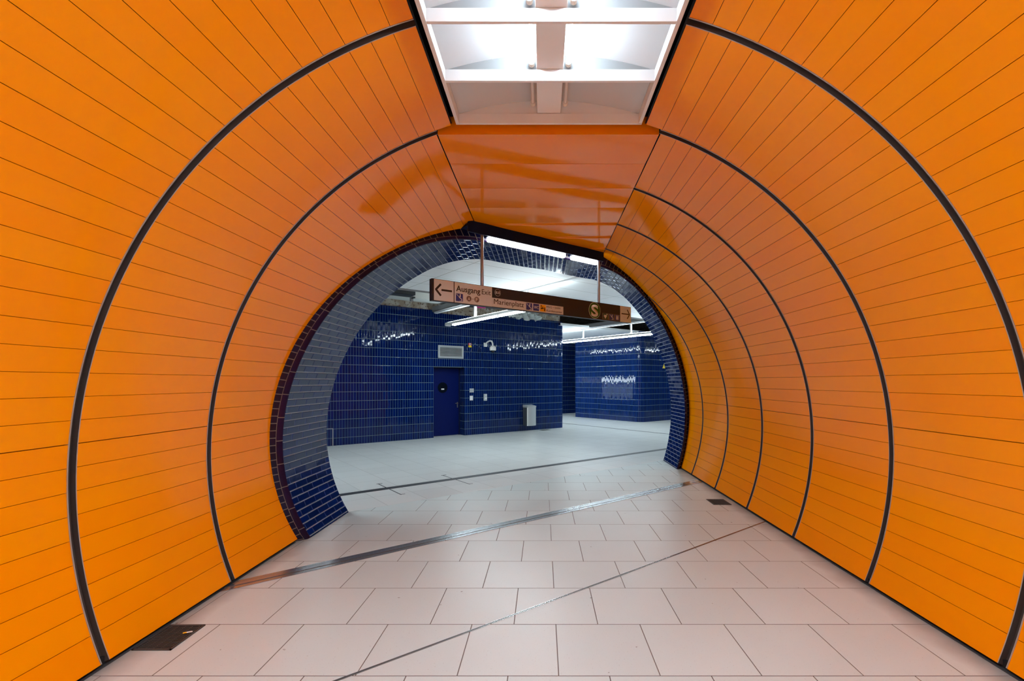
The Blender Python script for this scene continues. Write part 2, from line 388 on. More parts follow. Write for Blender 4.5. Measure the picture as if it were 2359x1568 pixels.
struct(rev.obj('wall_mouth', smooth=True), 'blue tiled reveal of the tunnel mouth')
struct(hallside.obj('wall_front'), 'blue tiled hall wall around the tunnel mouth')
# ------------------------------------------------------------------ floors
mb = MB(); S_ = 2.70+.06; yj = Y_HALL+.02      # tunnel floor ends on the skew line of the hall floor
def fuv(x, y): return (x+.3-1.0, y)
Z1 = 558.5; y1438 = HC*F/558.5; x1184 = (1184-PX0)/558.5*HC
V0 = y1438; U0 = x1184
def tf(x, y): return (x-U0, y-V0)
q = [(XC-S_, KMIN), (XC+S_, KMIN), (XC+S_, yj+T*(XC+S_)), (XC-S_, yj+T*(XC-S_))]
mb.face([(x, y, 0) for x, y in q], M['floor'], [tf(x, y) for x, y in q])
struct(mb.obj('floor'), 'beige tiled tunnel floor laid in half bond')
mb = MB(); bj = yj*CU
q = [(-14, bj), (26, bj), (26, 21), (-14, 21)]
mb.face([(x, y, 0) for x, y in q], M['hallfloor'], q)
struct(mb.obj('floor', rz=PHI), 'pale tiled hall floor beyond the mouth')
# stone strips let into the hall floor
mb = MB(); mb.box((-14, 7.585, -.01), (26, 7.74, .002), M['stripe'])
struct(mb.obj('trim_%d' % nt_, rz=PHI), 'broad dark strip across the hall floor'); nt_ += 1
mb = MB(); mb.box((13.13, 7.73, -.01), (13.21, 19.6, .002), M['stripe'])
struct(mb.obj('trim_%d' % nt_, rz=PHI), 'thin dark strip running into the passage'); nt_ += 1
# open joint marks either side of the broad strip
mb = MB()
for a_ in (2.895, 4.095):
    mb.box((a_-.009, 7.10, -.01), (a_+.009, 8.10, .0015), M['stripe']); sg = 1
    mb.box((a_-.008, 7.11, -.01), (a_+.07, 7.13, .0015), M['stripe']); mb.box((a_-.03, 8.08, -.01), (a_+.07, 8.105, .0015), M['stripe'])
struct(mb.obj('trim_%d' % nt_, rz=PHI), 'blackened open joints in the hall floor'); nt_ += 1
# brushed metal expansion joint and slim metal line
def floor_bar(b0, parts, label, rise):
    global nt_
    mb = MB()
    for d0, d1, z, m in parts: mb.box((b0+d0, 0, 0), (b0+d1, 1, z), m)
    return mb
def skewbar(name_label, bc, prof):
    """strip crossing the tunnel along the skew direction, cut flush with both walls; prof = (db0, db1, z, mat)"""
    global nt_
    mb = MB(); xl, xr = XC-2.72, XC+2.72
    for d0, d1, z, m in prof:
        def P2(x, d): return (x, (bc+d)/CU+T*x)
        A = [P2(xl, d0), P2(xr, d0), P2(xr, d1), P2(xl, d1)]
        lo = [(x, y, -.01) for x, y in A]; hi = [(x, y, z) for x, y in A]
        mb.face(hi, m)
        for i in range(4): mb.face([lo[i], lo[(i+1) % 4], hi[(i+1) % 4], hi[i]], m)
    o = mb.obj('trim_%d' % nt_, weld=False); nt_ += 1; return struct(o, name_label)
bm_ = 4.83
skewbar('wide grooved steel expansion joint across the tunnel floor', bm_, [(-.085, -.030, .004, M['steel']), (-.030, -.024, .001, M['darkmetal']), (-.024, -.016, .007, M['steel']), (-.016, -.010, .001, M['darkmetal']), (-.010, .050, .004, M['steel']), (.050, .054, .001, M['darkmetal']), (.054, .085, .004, M['steel'])])
skewbar('slim metal line across the tunnel floor', 2.917, [(-.010, -.004, .003, M['steel']), (-.004, .003, .001, M['darkmetal']), (.003, .010, .003, M['steel'])])
# dark channel at the foot of both tunnel walls
for sg, nm in ((-1, 'baseboard_left'), (1, 'baseboard_right')):
    mb = MB(); x = XC+sg*2.742
    y1 = mouth(x)-.03
    mb.box((min(x, x+sg*.03), KMIN, -.01), (max(x, x+sg*.03), y1, .05), M['black']); mb.box((min(x-sg*.030, x), KMIN, -.01), (max(x-sg*.03, x), y1, .004), M['darkmetal'])
    struct(mb.obj(nm))
# floor grates
def grate(px_l, px_r, py0, py1, label):
    Y0, Y1 = HC*F/(py1-PY0), HC*F/(py0-PY0)
    t = thing('floor_grate', label, 'grate', ((px_l+px_r)/2, (Y0+Y1)/2, 0), 0, 'floor grates along the tunnel walls')
    wx, wy = (px_r-px_l)/2, (Y1-Y0)/2
    mb = MB()
    for lo, hi in (((-wx, -wy), (wx, -wy+.012)), ((-wx, wy-.012), (wx, wy)), ((-wx, -wy), (-wx+.012, wy)), ((wx-.012, -wy), (wx, wy))): mb.box((*lo, -.01), (*hi, .006), M['darkmetal'])
    mb.obj('frame', t)
    mb = MB(); mb.box((-wx, -wy, -.012), (wx, wy, .0006), M['black']); mb.obj('pan', t)
    mb = MB(); n = 22
    for i in range(n): y = -wy+.015+(2*wy-.03)*i/(n-1); mb.box((-wx+.012, y-.0022, 0), (wx-.012, y+.0022, .0045), M['darkmetal'])
    for i in range(5): x = -wx+.03+(2*wx-.06)*i/4; mb.box((x-.002, -wy+.012, 0), (x+.002, wy-.012, .0035), M['darkmetal'])
    mb.obj('bars', t)
    return t
grate(-2.655, -2.40, 1440, 1498, 'dark metal floor grate at the foot of the left orange wall, holding a cigarette end')
grate(2.41, 2.665, 1150, 1162.5, 'dark metal floor grate at the foot of the right orange wall')
ct = thing('cigarette_end', 'white and tan cigarette end lying on the grate by the left wall', 'cigarette', (-2.445, 3.29, .012), R_(25))
mb = MB(); mb.cyl((0, 0, 0), (.032, 0, 0), .0045, M['paper'], 10); mb.obj('paper', ct); mb = MB(); mb.cyl((-.022, 0, 0), (0, 0, 0), .0046, M['signyellow'], 10); mb.obj('filter', ct)
# ------------------------------------------------------------------ light trough in the tunnel crown
ZB = 3.91; HW = .785; XB = XC+.003; YE = 4.045; SP = .570; BH = .083; ZV = ZB+BH; RISE = .112
lt = thing('light_trough', 'long white ceiling light trough with crossbars and fluorescent tubes along the tunnel crown', 'ceiling light', (XB, 0, ZB))
yb0 = YE-22*SP
mb = MB()
for sg in (-1, 1):
    mb.box((min(sg*HW, sg*(HW-.028)), yb0, 0), (max(sg*HW, sg*(HW-.028)), YE, BH), M['white'])
mb.box((-HW, YE-.012, 0), (HW, YE+.012, BH), M['white'])
mb.obj('frame', lt, bevel=.002)
def vault(x, hw=HW-.03): return RISE*max(0, 1-(x/hw)**2)
mb = MB(); n = 28; hw = HW-.028
mb.grid([[(-hw+2*hw*i/n, yb0, BH+vault(-hw+2*hw*i/n)), (-hw+2*hw*i/n, YE, BH+vault(-hw+2*hw*i/n))] for i in range(n+1)], M['refl'])
mb.obj('reflector', lt, smooth=True)
mb = MB(); mb.box((-.098, yb0, BH+.002), (.098, YE-.013, BH+.125), M['white']); mb.obj('spine', lt, bevel=.003)
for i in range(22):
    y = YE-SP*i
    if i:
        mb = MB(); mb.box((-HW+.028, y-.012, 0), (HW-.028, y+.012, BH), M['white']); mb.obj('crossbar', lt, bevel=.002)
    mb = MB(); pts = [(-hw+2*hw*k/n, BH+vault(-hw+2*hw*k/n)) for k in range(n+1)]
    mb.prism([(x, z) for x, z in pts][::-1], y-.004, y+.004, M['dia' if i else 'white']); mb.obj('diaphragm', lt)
    for sg in (-1, 1):
        x = sg*.132; ya = y-SP+.05; yz = y-.05; z = BH+.022
        if i == 0: ya = y-SP+.03; yz = y-.13
        mb = MB(); mb.cyl((x, ya, z), (x, yz, z), .0135, M['deadtube'] if i == 0 else M['tube'], 12)
        o = mb.obj('tube', lt, smooth=True)
        if i == 0: o['label'] = 'unlit grey tube'
        for e, d in ((yz, 1), (ya, -1)):
            mb = MB(); mb.cyl((x, e-d*.012, z), (x, e+d*.022, z), .021, M['socket'], 14); mb.box((x-.012 if sg > 0 else x-.0, e, z-.0), (x if sg > 0 else x+.012, e+d*.02, z+.05), M['socket']); mb.obj('socket', o)
# ------------------------------------------------------------------ lamps under the navy edge board
def edge_lamp(px0, px1, label):
    bL = eb+.125
    a0 = on_wall(px0, 560, bL)[0]; a1 = on_wall(px1, 560, bL)[0]
    t = hall_thing('edge_lamp', label, 'lamp', (a0+a1)/2, bL, 3.67, 'lamps under the ceiling edge'); L2 = (a1-a0)/2
    mb = MB(); mb.box((-L2-.02, -.035, .075), (L2+.02, .07, .13), M['fascia']); mb.obj('housing', t, bevel=.004)
    mb = MB(); prof = [(-.042, .075), (-.042, .03), (-.028, .012), (.028, .012), (.042, .03), (.042, .075)]
    A = [(-L2, y, z) for y, z in prof]; B = [(L2, y, z) for y, z in prof]
    for k in range(6): mb.face([A[k], A[(k+1) % 6], B[(k+1) % 6], B[k]], M['tubeedge'])
    mb.face(A[::-1], M['tubeedge']); mb.face(B, M['tubeedge']); mb.obj('diffuser', t)
    return t
edge_lamp(1125, 1299, 'long glowing lamp under the navy ceiling edge left of the right sign pole')
edge_lamp(1318, 1374, 'short glowing lamp under the navy ceiling edge beside the right sign pole')
# ------------------------------------------------------------------ direction sign
bS = 7.15*CU
def sgn(px, py): return on_wall(px, py, bS)
sa0, _ = sgn(992, 660); sa1, _ = sgn(1450, 720); SZ0, SZ1 = 2.753, 3.032; SL = sa1-sa0
sign = hall_thing('direction_sign', 'long brown and cream hanging direction sign reading Ausgang Exit and Marienplatz on two steel poles', 'sign', sa0, bS, SZ0)
def sx(px, py=690): return on_wall(px, py, bS)[0]-sa0
def sp_(px, py): a, z = on_wall(px, py, bS); return a-sa0, z-SZ0
SH = SZ1-SZ0
mb = MB(); mb.box((0, -.035, 0), (SL, .035, SH), M['brown']); mb.obj('housing', sign, bevel=.003)
def plate(name, x0, x1, z0, z1, m, y=.037, lab=None, th=.0015):
    mb = MB(); mb.box((x0, -y-th, z0), (x1, -y+.002, z1), m); o = mb.obj(name, sign)
    if lab: o['label'] = lab
    return o
PL = .0365
plate('cream_panel', .028, sx(1042), .008, SH-.006, M['cream'], PL); plate('cream_panel', sx(1044), sx(1130), .008, SH-.006, M['cream'], PL)
zm = .5*SH
plate('cream_panel', sx(1130.3), sx(1294), .010, zm-.008, M['cream'], PL); plate('cream_panel', sx(1384), sx(1424), .012, zm-.022, M['taupe'], PL)
plate('cream_panel', sx(1425), SL-.002, .004, SH-.004, M['cream'], PL)
YP = -PL-.0022
def flat(name, outlines, m, parent=None, y=YP, lab=None):
    mb = MB()
    for o_ in outlines: mb.prism(o_, y-.0006, y+.0008, m)
    o = mb.obj(name, parent or sign)
    if lab: o['label'] = lab
    return o
def bar(x0, z0, x1, z1, wd):
    d = Vector((x1-x0, z1-z0)); n = Vector((-d.y, d.x)).normalized()*wd/2
    return [(x0+n.x, z0+n.y), (x0-n.x, z0-n.y), (x1-n.x, z1-n.y), (x1+n.x, z1+n.y)]
def text(name, s, x0, x1, zb, cap, m, parent=None, y=YP-.0004, bold=0, lab=None):
    cu = bpy.data.curves.new('t', 'FONT'); cu.body = s; cu.size = 1; cu.offset = bold; cu.resolution_u = 4
    ob = bpy.data.objects.new('t', cu); COL.objects.link(ob)
    dg = bpy.context.evaluated_depsgraph_get(); me = bpy.data.meshes.new_from_object(ob.evaluated_get(dg))
    bpy.data.objects.remove(ob)
    xs = [v.co.x for v in me.vertices]; xa, xb = min(xs), max(xs); capu = .715
    for v in me.vertices:
        X, Z = v.co.x, v.co.y
        v.co = Vector((x0+(X-xa)/(xb-xa)*(x1-x0), y, zb+Z/capu*cap))
    me.materials.clear(); me.materials.append(m); me.name = name
    o = bpy.data.objects.new(name, me); COL.objects.link(o); o.parent = parent or sign
    so = o.modifiers.new('thick', 'SOLIDIFY'); so.thickness = .0008; so.offset = 0
    if lab: o['label'] = lab
    return o
# arrows
def arrow(px_tip, px_end, head, m):
    xt, xe = sx(px_tip), sx(px_end); zc = SH*.52; sgd = 1 if xe > xt else -1
    return flat('arrow', [bar(xt+sgd*.03+sgd*.05, zc, xe, zc, .024), bar(xt, zc-.004, xt+sgd*head, zc+head*1.02, .026), bar(xt, zc+.004, xt+sgd*head, zc-head*1.02, .026)], m)
arrow(1000.5, 1038, .072, M['ink']); 
xt = sx(1446.5); xe = sx(1428); zc = SH*.52
flat('arrow', [bar(xe, zc, xt-.02, zc, .018), bar(xt, zc-.003, xt-.06, zc+.078, .019), bar(xt, zc+.003, xt-.06, zc-.078, .019)], M['ink'])
text('lettering', 'Ausgang', sx(1047.5), sx(1103), .158, .074, M['ink'], bold=.012); text('lettering', 'Exit', sx(1106.5), sx(1127), .160, .070, M['ink'])
def escal(x0, z0, w, h, m=None, parent=None):
    o = flat('pictogram', [[(x0, z0), (x0+w, z0), (x0+w, z0+h), (x0, z0+h)]], m or M['signblue'])
    def q(u, v): return (x0+u*w, z0+v*h)
    flat('figure', [bar(*q(.08, .92), *q(.55, .45), .006), bar(*q(.55, .5), *q(.62, .78), w*.16), bar(*q(.55, .45), *q(.85, .28), w*.09), bar(*q(.85, .28), *q(.78, .06), w*.08), circ(*q(.62, .87), w*.075), bar(*q(.52, .06), *q(.95, .06), .005)], M['letter'], o, YP-.0016)
    return o
escal(sx(1047), .028, sx(1063)-sx(1047), .100)
zc = .078
for ch, px in (('A', 1077), ('F', 1095)):
    x = sx(px); o = flat('round_badge', [circ(x, zc, .037)], M['taupe']); text('lettering', ch, x-.018, x+.018, zc-.024, .048, M['letter'], o, YP-.002, .01)
flat('dash', [bar(sx(1084.5), zc, sx(1087.5), zc, .006)], M['ink'])
x = sx(1143); z = SH*.75
o = flat('round_badge', [circ(x, z, .049)], M['letter']); flat('disc', [circ(x, z, .0455)], M['ink'], o, YP-.0014); text('lettering', 'BUS', x-.036, x+.036, z-.018, .037, M['letter'], o, YP-.0028, .015)
text('lettering', 'Marienplatz', sx(1134.5), sx(1203), .050, .072, M['ink'])
escal(sx(1208.5), .022, sx(1222)-sx(1208.5), .100)
o = flat('pictogram', [[(sx(1224.7), .022), (sx(1238), .022), (sx(1238), .122), (sx(1224.7), .122)]], M['signblue']); text('lettering', 'WC', sx(1226), sx(1237), .050, .044, M['letter'], o, YP-.002, .012)
x0, x1 = sx(1240.6), sx(1253.6); w_ = x1-x0
o = flat('pictogram', [[(x0, .022), (x1, .022), (x1, .122), (x0, .122)]], M['signyellow'])
def q(u, v): return (x0+u*w_, .022+v*.1)
flat('figure', [circ(*q(.2, .85), w_*.07), bar(*q(.2, .78), *q(.2, .55), w_*.1), bar(*q(.15, .45), *q(.55, .5), .012), bar(*q(.45, .62), *q(.42, .4), w_*.13), circ(*q(.45, .70), w_*.06), bar(*q(.8, .5), *q(.8, .08), w_*.17), circ(*q(.8, .6), w_*.075), bar(*q(.55, .5), *q(.75, .45), .007), bar(*q(.1, .4), *q(.35, .38), .01)], M['ink'], o, YP-.0016)
text('lettering', 'MVG • SWM', sx(1255.3), sx(1287), .084, .030, M['ink']); text('lettering', 'Kundencenter', sx(1255.3), sx(1291.5), .030, .032, M['ink'], bold=.004)
x, z = sx(1366), SH*.5; rs = .132
o = flat('round_badge', [circ(x, z, rs, 40)], M['letter'], lab='green disc with a big cream S'); flat('disc', [circ(x, z, rs-.006, 40)], M['signgreen'], o, YP-.0014)
text('lettering', 'S', x-.080, x+.080, z-.092, .182, M['letter'], o, YP-.003, .035)
for i, (p0, p1, m) in enumerate(((1386, 1396, M['aidgreen']), (1400, 1410, M['signblue']), (1413, 1423, M['signblue']))):
    x0, x1 = sx(p0), sx(p1); w_ = x1-x0; z0, z1 = .020, .112; h_ = z1-z0
    if i == 1: escal(x0, z0, w_, h_); continue
    o = flat('pictogram', [[(x0, z0), (x1, z0), (x1, z1), (x0, z1)]], m)
    if i == 0:
        ht = [(x0+w_*(.45+.32*math.sin(t)**3), z0+h_*(.46+.026*(13*math.cos(t)-5*math.cos(2*t)-2*math.cos(3*t)-math.cos(4*t)))) for t in [2*math.pi*k/32 for k in range(32)]]
        flat('figure', [ht, bar(x0+w_*.82, z0+h_*.74, x0+w_*.82, z0+h_*.98, w_*.1), bar(x0+w_*.7, z0+h_*.86, x0+w_*.94, z0+h_*.86, h_*.1)], M['letter'], o, YP-.0016)
    else:
        flat('figure', [r_ for k in (.3, .5, .7) for r_ in (circ(x0+w_*k, z0+h_*.72, w_*.07), bar(x0+w_*k, z0+h_*.64, x0+w_*k, z0+h_*.12, w_*.13))]+[bar(x0+w_*.15, z0+h_*.88, x0+w_*.85, z0+h_*.88, .004)], M['letter'], o, YP-.0016)
for px in (1110.5, 1379):
    x = sx(px); mb = MB(); mb.cyl((x, .0, SH-.002), (x, .0, 3.80-SZ0), .0225, M['pole'], 20); mb.obj('pole', sign, smooth=True)
# ------------------------------------------------------------------ the hall beyond
# main wall with door recess and rounded end
ZT = 3.95; da0, da1, dz = 6.614, 7.70, 2.20; DB = 14.0; AE = 11.98; RC = .16
mb = MB()
def wq(a0, b0, a1, b1, z0, z1, u0, m=M['tile']):
    L_ = math.hypot(a1-a0, b1-b0); mb.face([(a0, b0, z0), (a1, b1, z0), (a1, b1, z1), (a0, b0, z1)], m, [(u0, z0), (u0+L_, z0), (u0+L_, z1), (u0, z1)])
wq(-14, B_WALL, da0, B_WALL, 0, ZT, -14); wq(da0, B_WALL, da1, B_WALL, dz, ZT-.08, da0); wq(da1, B_WALL, 8.8, B_WALL, 0, ZT-.08, da1); wq(8.8, B_WALL, AE-RC, B_WALL, 0, ZT+.05, 8.8)
u = AE-RC; pa, pb = AE-RC, B_WALL
for i in range(1, 9):
    f = i*math.pi/16; na, nb = AE-RC+RC*math.sin(f), B_WALL+RC-RC*math.cos(f); wq(pa, pb, na, nb, 0, ZT+.05, u); u += math.hypot(na-pa, nb-pb); pa, pb = na, nb
wq(pa, pb, AE, 19.72, 0, ZT+.05, u)
wq(da1, DB, da1, B_WALL, 0, dz, da1-.32); wq(da0, B_WALL, da0, DB, 0, dz, da0)
mb.face([(da0, B_WALL, dz), (da0, DB+.05, dz), (da1, DB+.05, dz), (da1, B_WALL, dz)], M['lintel'])
struct(mb.obj('wall_hall', rz=PHI, weld=False, smooth=True), 'blue tiled hall wall with the door')
mb = MB(); mb.box((-14, B_WALL+.03, ZT-.3), (AE-.2, B_WALL+.3, 4.75), M['concrete']); struct(mb.obj('wall_upper', rz=PHI), 'bare stained concrete above the blue tiles')
# passage end and pillar block on the right
mb = MB()
wq(AE, 19.72, 26, 19.72, 0, ZT, AE)
struct(mb.obj('wall_passage', rz=PHI, weld=False), 'dark blue tiled wall at the end of the passage')
mb = MB(); PA, PB, PE = 16.06, 13.38, 17.5; RP = .30
wq(26, 17.5+.001, PA, PE, 0, ZT-.05, 0) ; u = 0
wq(PA, PE, PA, PB+RP, 0, ZT-.05, 0); u = PE-PB-RP; pa, pb = PA, PB+RP
for i in range(1, 13):
    f = i*math.pi/24; na, nb = PA+RP-RP*math.cos(f), PB+RP-RP*math.sin(f); wq(pa, pb, na, nb, 0, ZT-.05, u); u += math.hypot(na-pa, nb-pb); pa, pb = na, nb
wq(pa, pb, 26, PB, 0, ZT-.05, u)
struct(mb.obj('wall_pillar', rz=PHI, weld=False, smooth=True), 'blue tiled block with a rounded corner right of the passage')
mb = MB(); wq(-14, 4, -14, B_WALL, 0, 4.6, 0); struct(mb.obj('wall_end', rz=PHI)); mb = MB(); wq(26, PB, 26, 4, 0, 4.6, 0); struct(mb.obj('wall_end', rz=PHI))
# ceilings of the hall
mb = MB(); q = [(-14, 6.5), (26, 6.5), (26, 10.45), (-14, 10.45)]
mb.face([(x, y, Z_CEIL) for x, y in q][::-1], M['ceilpanel'], q[::-1]); mb.box((-14, 10.43, Z_CEIL+.001), (26, 10.45, Z_CEIL+.06), M['rail'])
mb.box((-14, 10.52, Z_CEIL-.02), (26, 10.56, Z_CEIL+.02), M['grey'])
struct(mb.obj('ceiling', rz=PHI, weld=False), 'white metal ceiling panels of the hall')
mb = MB(); q = [(AE-.3, 13.55), (PA+.3, 13.55), (26, 13.55), (26, 19.8), (AE-.3, 19.8)]
mb.face([(x, y, Z_CEIL) for x, y in q][::-1], M['ceilpanel'], q[::-1]); mb.box((AE-.3, 13.53, Z_CEIL+.001), (26, 13.55, Z_CEIL+.08), M['rail'])
struct(mb.obj('ceiling', rz=PHI, weld=False), 'white metal ceiling panels of the passage')
mb = MB(); mb.box((-14, 6.4, 4.75), (26, 20, 4.9), M['concrete'])
struct(mb.obj('ceiling', rz=PHI), 'bare concrete slab above the open part of the hall ceiling')
# pendant lamps
def pendant(a, b_hi, ntube, hangers, label, rail0=None, rail1=None, glow='tubehall'):
    t = hall_thing('pendant_light', label, 'light', a, b_hi, 3.36, 'pendant strip lights of the hall')
    Ln = ntube*1.2
    mb = MB(); mb.box((-.085, -Ln-.1, .035), (.085, .36, .10), M['white']); mb.box((-.085, .30, .0), (.085, .36, .035), M['white']); mb.obj('housing', t, bevel=.012)
    MB().box((-.05, -Ln-.05, .0995), (.05, .25, .108), M['up']).obj('upper_diffuser', t)
    for k in range(ntube):
        mb = MB(); y1 = -k*1.2-.03; y0 = y1-1.14
        prof = [(-.05, .035), (-.045, .005), (-.02, -.008), (.02, -.008), (.045, .005), (.05, .035)]
        A = [(x, y0, z) for x, z in prof]; B = [(x, y1, z) for x, z in prof]
        for i in range(5): mb.face([A[i], A[i+1], B[i+1], B[i]], M[glow])
        mb.face(A[::-1], M[glow]); mb.face(B, M[glow]); mb.obj('tube', t)
    mb = MB()
    for k in range(ntube+1): y = -k*1.2; mb.box((-.056, y-.028, -.012), (.056, y+.028, .036), M['alu'])
    mb.obj('lamp_holders', t)
    for b in hangers:
        mb = MB(); y = b-b_hi; mb.box((-.04, y-.02, .10), (.04, y+.02, Z_CEIL-3.36-.02), M['white']); mb.obj('hanger', t, bevel=.004)
    r1 = (b_hi+1.1 if rail1 is None else rail1)-b_hi; r0 = (b_hi-Ln-.3 if rail0 is None else rail0)-b_hi
    mb = MB(); mb.box((-.05, r0, Z_CEIL-3.36-.03), (.05, r1, Z_CEIL-3.36+.012), M['rail']); mb.box((-.12, r0, Z_CEIL-3.36+.012), (-.10, r1, Z_CEIL-3.36+.16), M['grey']); mb.box((.10, r0, Z_CEIL-3.36+.012), (.12, r1, Z_CEIL-3.36+.16), M['grey'])
    mb.box((-.12, r0, Z_CEIL-3.36+.012), (.12, r1, Z_CEIL-3.36+.03), M['grey']); mb.obj('mounting_rail', t)
    return t
pendant(6.6, 12.37, 4, (11.15, 8.75), 'strip light hanging under the rail in front of the blue wall, behind the sign', 7.0, 13.5)
pendant(13.27, 15.2, 6, (14.0, 11.5, 9.1), 'long strip light hanging in front of the passage on the right', 8.0, 14.1, 'tubebright')
pendant(13.27, 19.3, 3, (18.1, 16.3), 'strip light hanging deep inside the passage, behind the rounded wall end', 15.5, 19.6, 'tubebright')
pendant(-.07, 12.37, 4, (11.15, 8.75), 'strip light hanging in the hall left of the tunnel mouth', 7.0, 13.5)
pendant(20, 12.37, 4, (11.15, 8.75), 'strip light hanging in the hall right of the tunnel mouth', 7.0, 13.3)
# services in the open part of the ceiling
mb = MB(); mb.box((-6, 12.55, 4.05), (7.2, 13.1, 4.30), M['duct']); mb.box((-6, 12.5, 4.29), (7.2, 13.15, 4.31), M['duct'])
tag(mb.obj('air_duct', rz=PHI), 'pale rectangular air duct in the open ceiling at the left, above the blue wall', 'duct')
tr = hall_thing('cable_tray', 'black cable tray hanging in the open ceiling left of the sign', 'cable tray', 4.82, 11.95, 3.975)
mb = MB(); mb.box((-.35, -.2, 0), (.35, .2, .012), M['darkmetal']); mb.box((-.35, -.2, 0), (.35, -.185, .12), M['darkmetal']); mb.box((-.35, .185, 0), (.35, .2, .12), M['darkmetal']); mb.box((-.01, -.2, 0), (.01, .2, .12), M['darkmetal']); mb.obj('tray', tr)
mb = MB()
for x in (-.3, .3): mb.cyl((x, 0, .01), (x, 0, .81), .008, M['alu'], 8)
mb.obj('hanger_rods', tr)
for i, (a_, ww) in enumerate(((3.35, .05), (5.3, .05))):
    bk = hall_thing('ceiling_bracket', 'grey steel bracket under the pale duct, %s' % ('nearer the tunnel mouth' if i == 0 else 'nearer the sign'), 'bracket', a_, 12.30, 3.90, 'brackets under the pale duct')
    mb = MB(); mb.box((-.03, -.05, 0), (.03, .05, .15), M['grey']); mb.box((-.02, -.2, .06), (.02, .05, .10), M['darkmetal']); mb.cyl((0, 0, .12), (0, 0, .85), .012, M['alu'], 8); mb.obj('clamp', bk)
mb = MB(); mb.cyl((7.4, 13.1, 4.14), (10.5, 12.6, 4.2), .09, M['pipe'], 18); o = tag(mb.obj('drain_pipe', rz=PHI, smooth=True), 'black pipe above the blue wall behind the strip light', 'pipe')
mb = MB(); mb.cyl((7.75, 13.043, 4.1468), (8.05, 12.995, 4.1526), .095, M['pink'], 18); mb.obj('wrap', o, smooth=True)['label'] = 'pink wrapping'
mb = MB()
mb.box((9.6, 12.2, 4.02), (11.8, 12.5, 4.04), M['darkmetal']); mb.box((9.6, 12.2, 4.02), (11.8, 12.22, 4.12), M['darkmetal']); mb.box((9.6, 12.48, 4.02), (11.8, 12.5, 4.12), M['darkmetal'])
tag(mb.obj('cable_tray', rz=PHI), 'dark cable tray above the rounded end of the blue wall', 'cable tray')
mb = MB()
for k in range(4): mb.tube([(12.2+.1*i, 12.2+.25*k*.3, 4.2+.03*math.sin(i*1.7+k)+.03*k) for i in range(40)], .018, M['pipe'], 7)
tag(mb.obj('cable_bundle', rz=PHI), 'bundle of black cables in the open ceiling by the passage', 'cables')
# door
dr = struct(MB().box((da0+.0, DB, .008), (da1, DB+.05, dz-.03), M['doorblue']).obj('door_1', rz=PHI, bevel=.003), 'flat dark blue steel door')
mb = MB(); mb.box((da0-.02, DB-.012, 0), (da0+.045, DB+.03, dz), M['fascia']); mb.box((da1-.045, DB-.012, 0), (da1+.0, DB+.03, dz), M['fascia']); mb.box((da0, DB-.012, dz-.045), (da1, DB+.03, dz), M['fascia']); mb.obj('door_frame', dr)
a_, z_ = on_wall(1019.5, 892.5, DB)
mb = MB(); mb.cyl((a_, DB-.012, z_), (a_, DB+.01, z_), .17, M['glassdark'], 36); pw = mb.obj('round_window', dr); pw['label'] = 'dark round window'
mb = MB(); a2, z2 = on_wall(1019.5, 896, DB); mb.box((a2-.05, DB-.015, z2-.02), (a2+.05, DB-.011, z2+.02), M['paper']); mb.obj('notice', pw)
a_, z_ = on_wall(1053.5, 932, DB)
mb = MB(); mb.box((a_-.02, DB-.008, z_-.09), (a_+.02, DB+.01, z_+.09), M['steel']); mb.cyl((a_, DB-.05, z_+.05), (a_, DB, z_+.05), .012, M['steel'], 12); mb.box((a_-.11, DB-.06, z_+.04), (a_+.01, DB-.045, z_+.062), M['steel']); mb.obj('door_handle', dr)
# things on the blue wall
def wbox(px0, py0, px1, py1): 
    xm = (px0+px1)/2; ym = (py0+py1)/2
    a0 = on_wall(px0, ym)[0]; a1 = on_wall(px1, ym)[0]; z1 = on_wall(xm, py0)[1]; z0 = on_wall(xm, py1)[1]
    return a0, a1, z0, z1
a0, a1, z0, z1 = wbox(1009, 796, 1067, 825)
vt = hall_thing('ventilation_grille', 'pale metal ventilation grille above the blue door', 'vent', (a0+a1)/2, B_WALL, z0); W2, H2 = (a1-a0)/2, z1-z0
mb = MB(); fw = .055
for lo, hi in (((-W2, 0), (W2, fw)), ((-W2, H2-fw), (W2, H2)), ((-W2, fw), (-W2+fw, H2-fw)), ((W2-fw, fw), (W2, H2-fw))): mb.box((lo[0], -.03, lo[1]), (hi[0], 0, hi[1]), M['alu'])
mb.obj('frame', vt, bevel=.003)
mb = MB(); mb.box((-W2+fw, -.006, fw), (W2-fw, -.002, H2-fw), M['black']); mb.obj('backing', vt)
for k in range(7):
    z = fw+.02+(H2-2*fw-.04)*k/6; mb = MB(); mb.face([(-W2+fw, -.028, z-.012), (W2-fw, -.028, z-.012), (W2-fw, -.008, z+.014), (-W2+fw, -.008, z+.014)], M['alu']); mb.face([(-W2+fw, -.026, z-.014), (W2-fw, -.026, z-.014), (W2-fw, -.006, z+.012), (-W2+fw, -.006, z+.012)][::-1], M['alu']); mb.obj('slat', vt, weld=False)
a0, a1, z0, z1 = wbox(1079, 790, 1086.3, 799.6)
st = hall_thing('warning_sticker', 'small red and yellow camera sticker on the blue wall beside the vent', 'sticker', (a0+a1)/2, B_WALL, z0); W2, H2 = (a1-a0)/2, z1-z0
MB().box((-W2, -.004, H2*.42), (W2, 0, H2), M['red']).obj('symbol_field', st); MB().box((-W2, -.004, 0), (W2, 0, H2*.41), M['yellow']).obj('text_field', st)
mb = MB(); mb.prism(circ(.01, H2*.72, W2*.62), -.0055, -.003, M['paper']); mb.obj('disc', st); mb = MB(); mb.prism(circ(.01, H2*.72, W2*.42), -.007, -.005, M['grey']); mb.obj('lens_mark', st)
a0, a1, z0, z1 = wbox(1114, 790, 1121, 798)
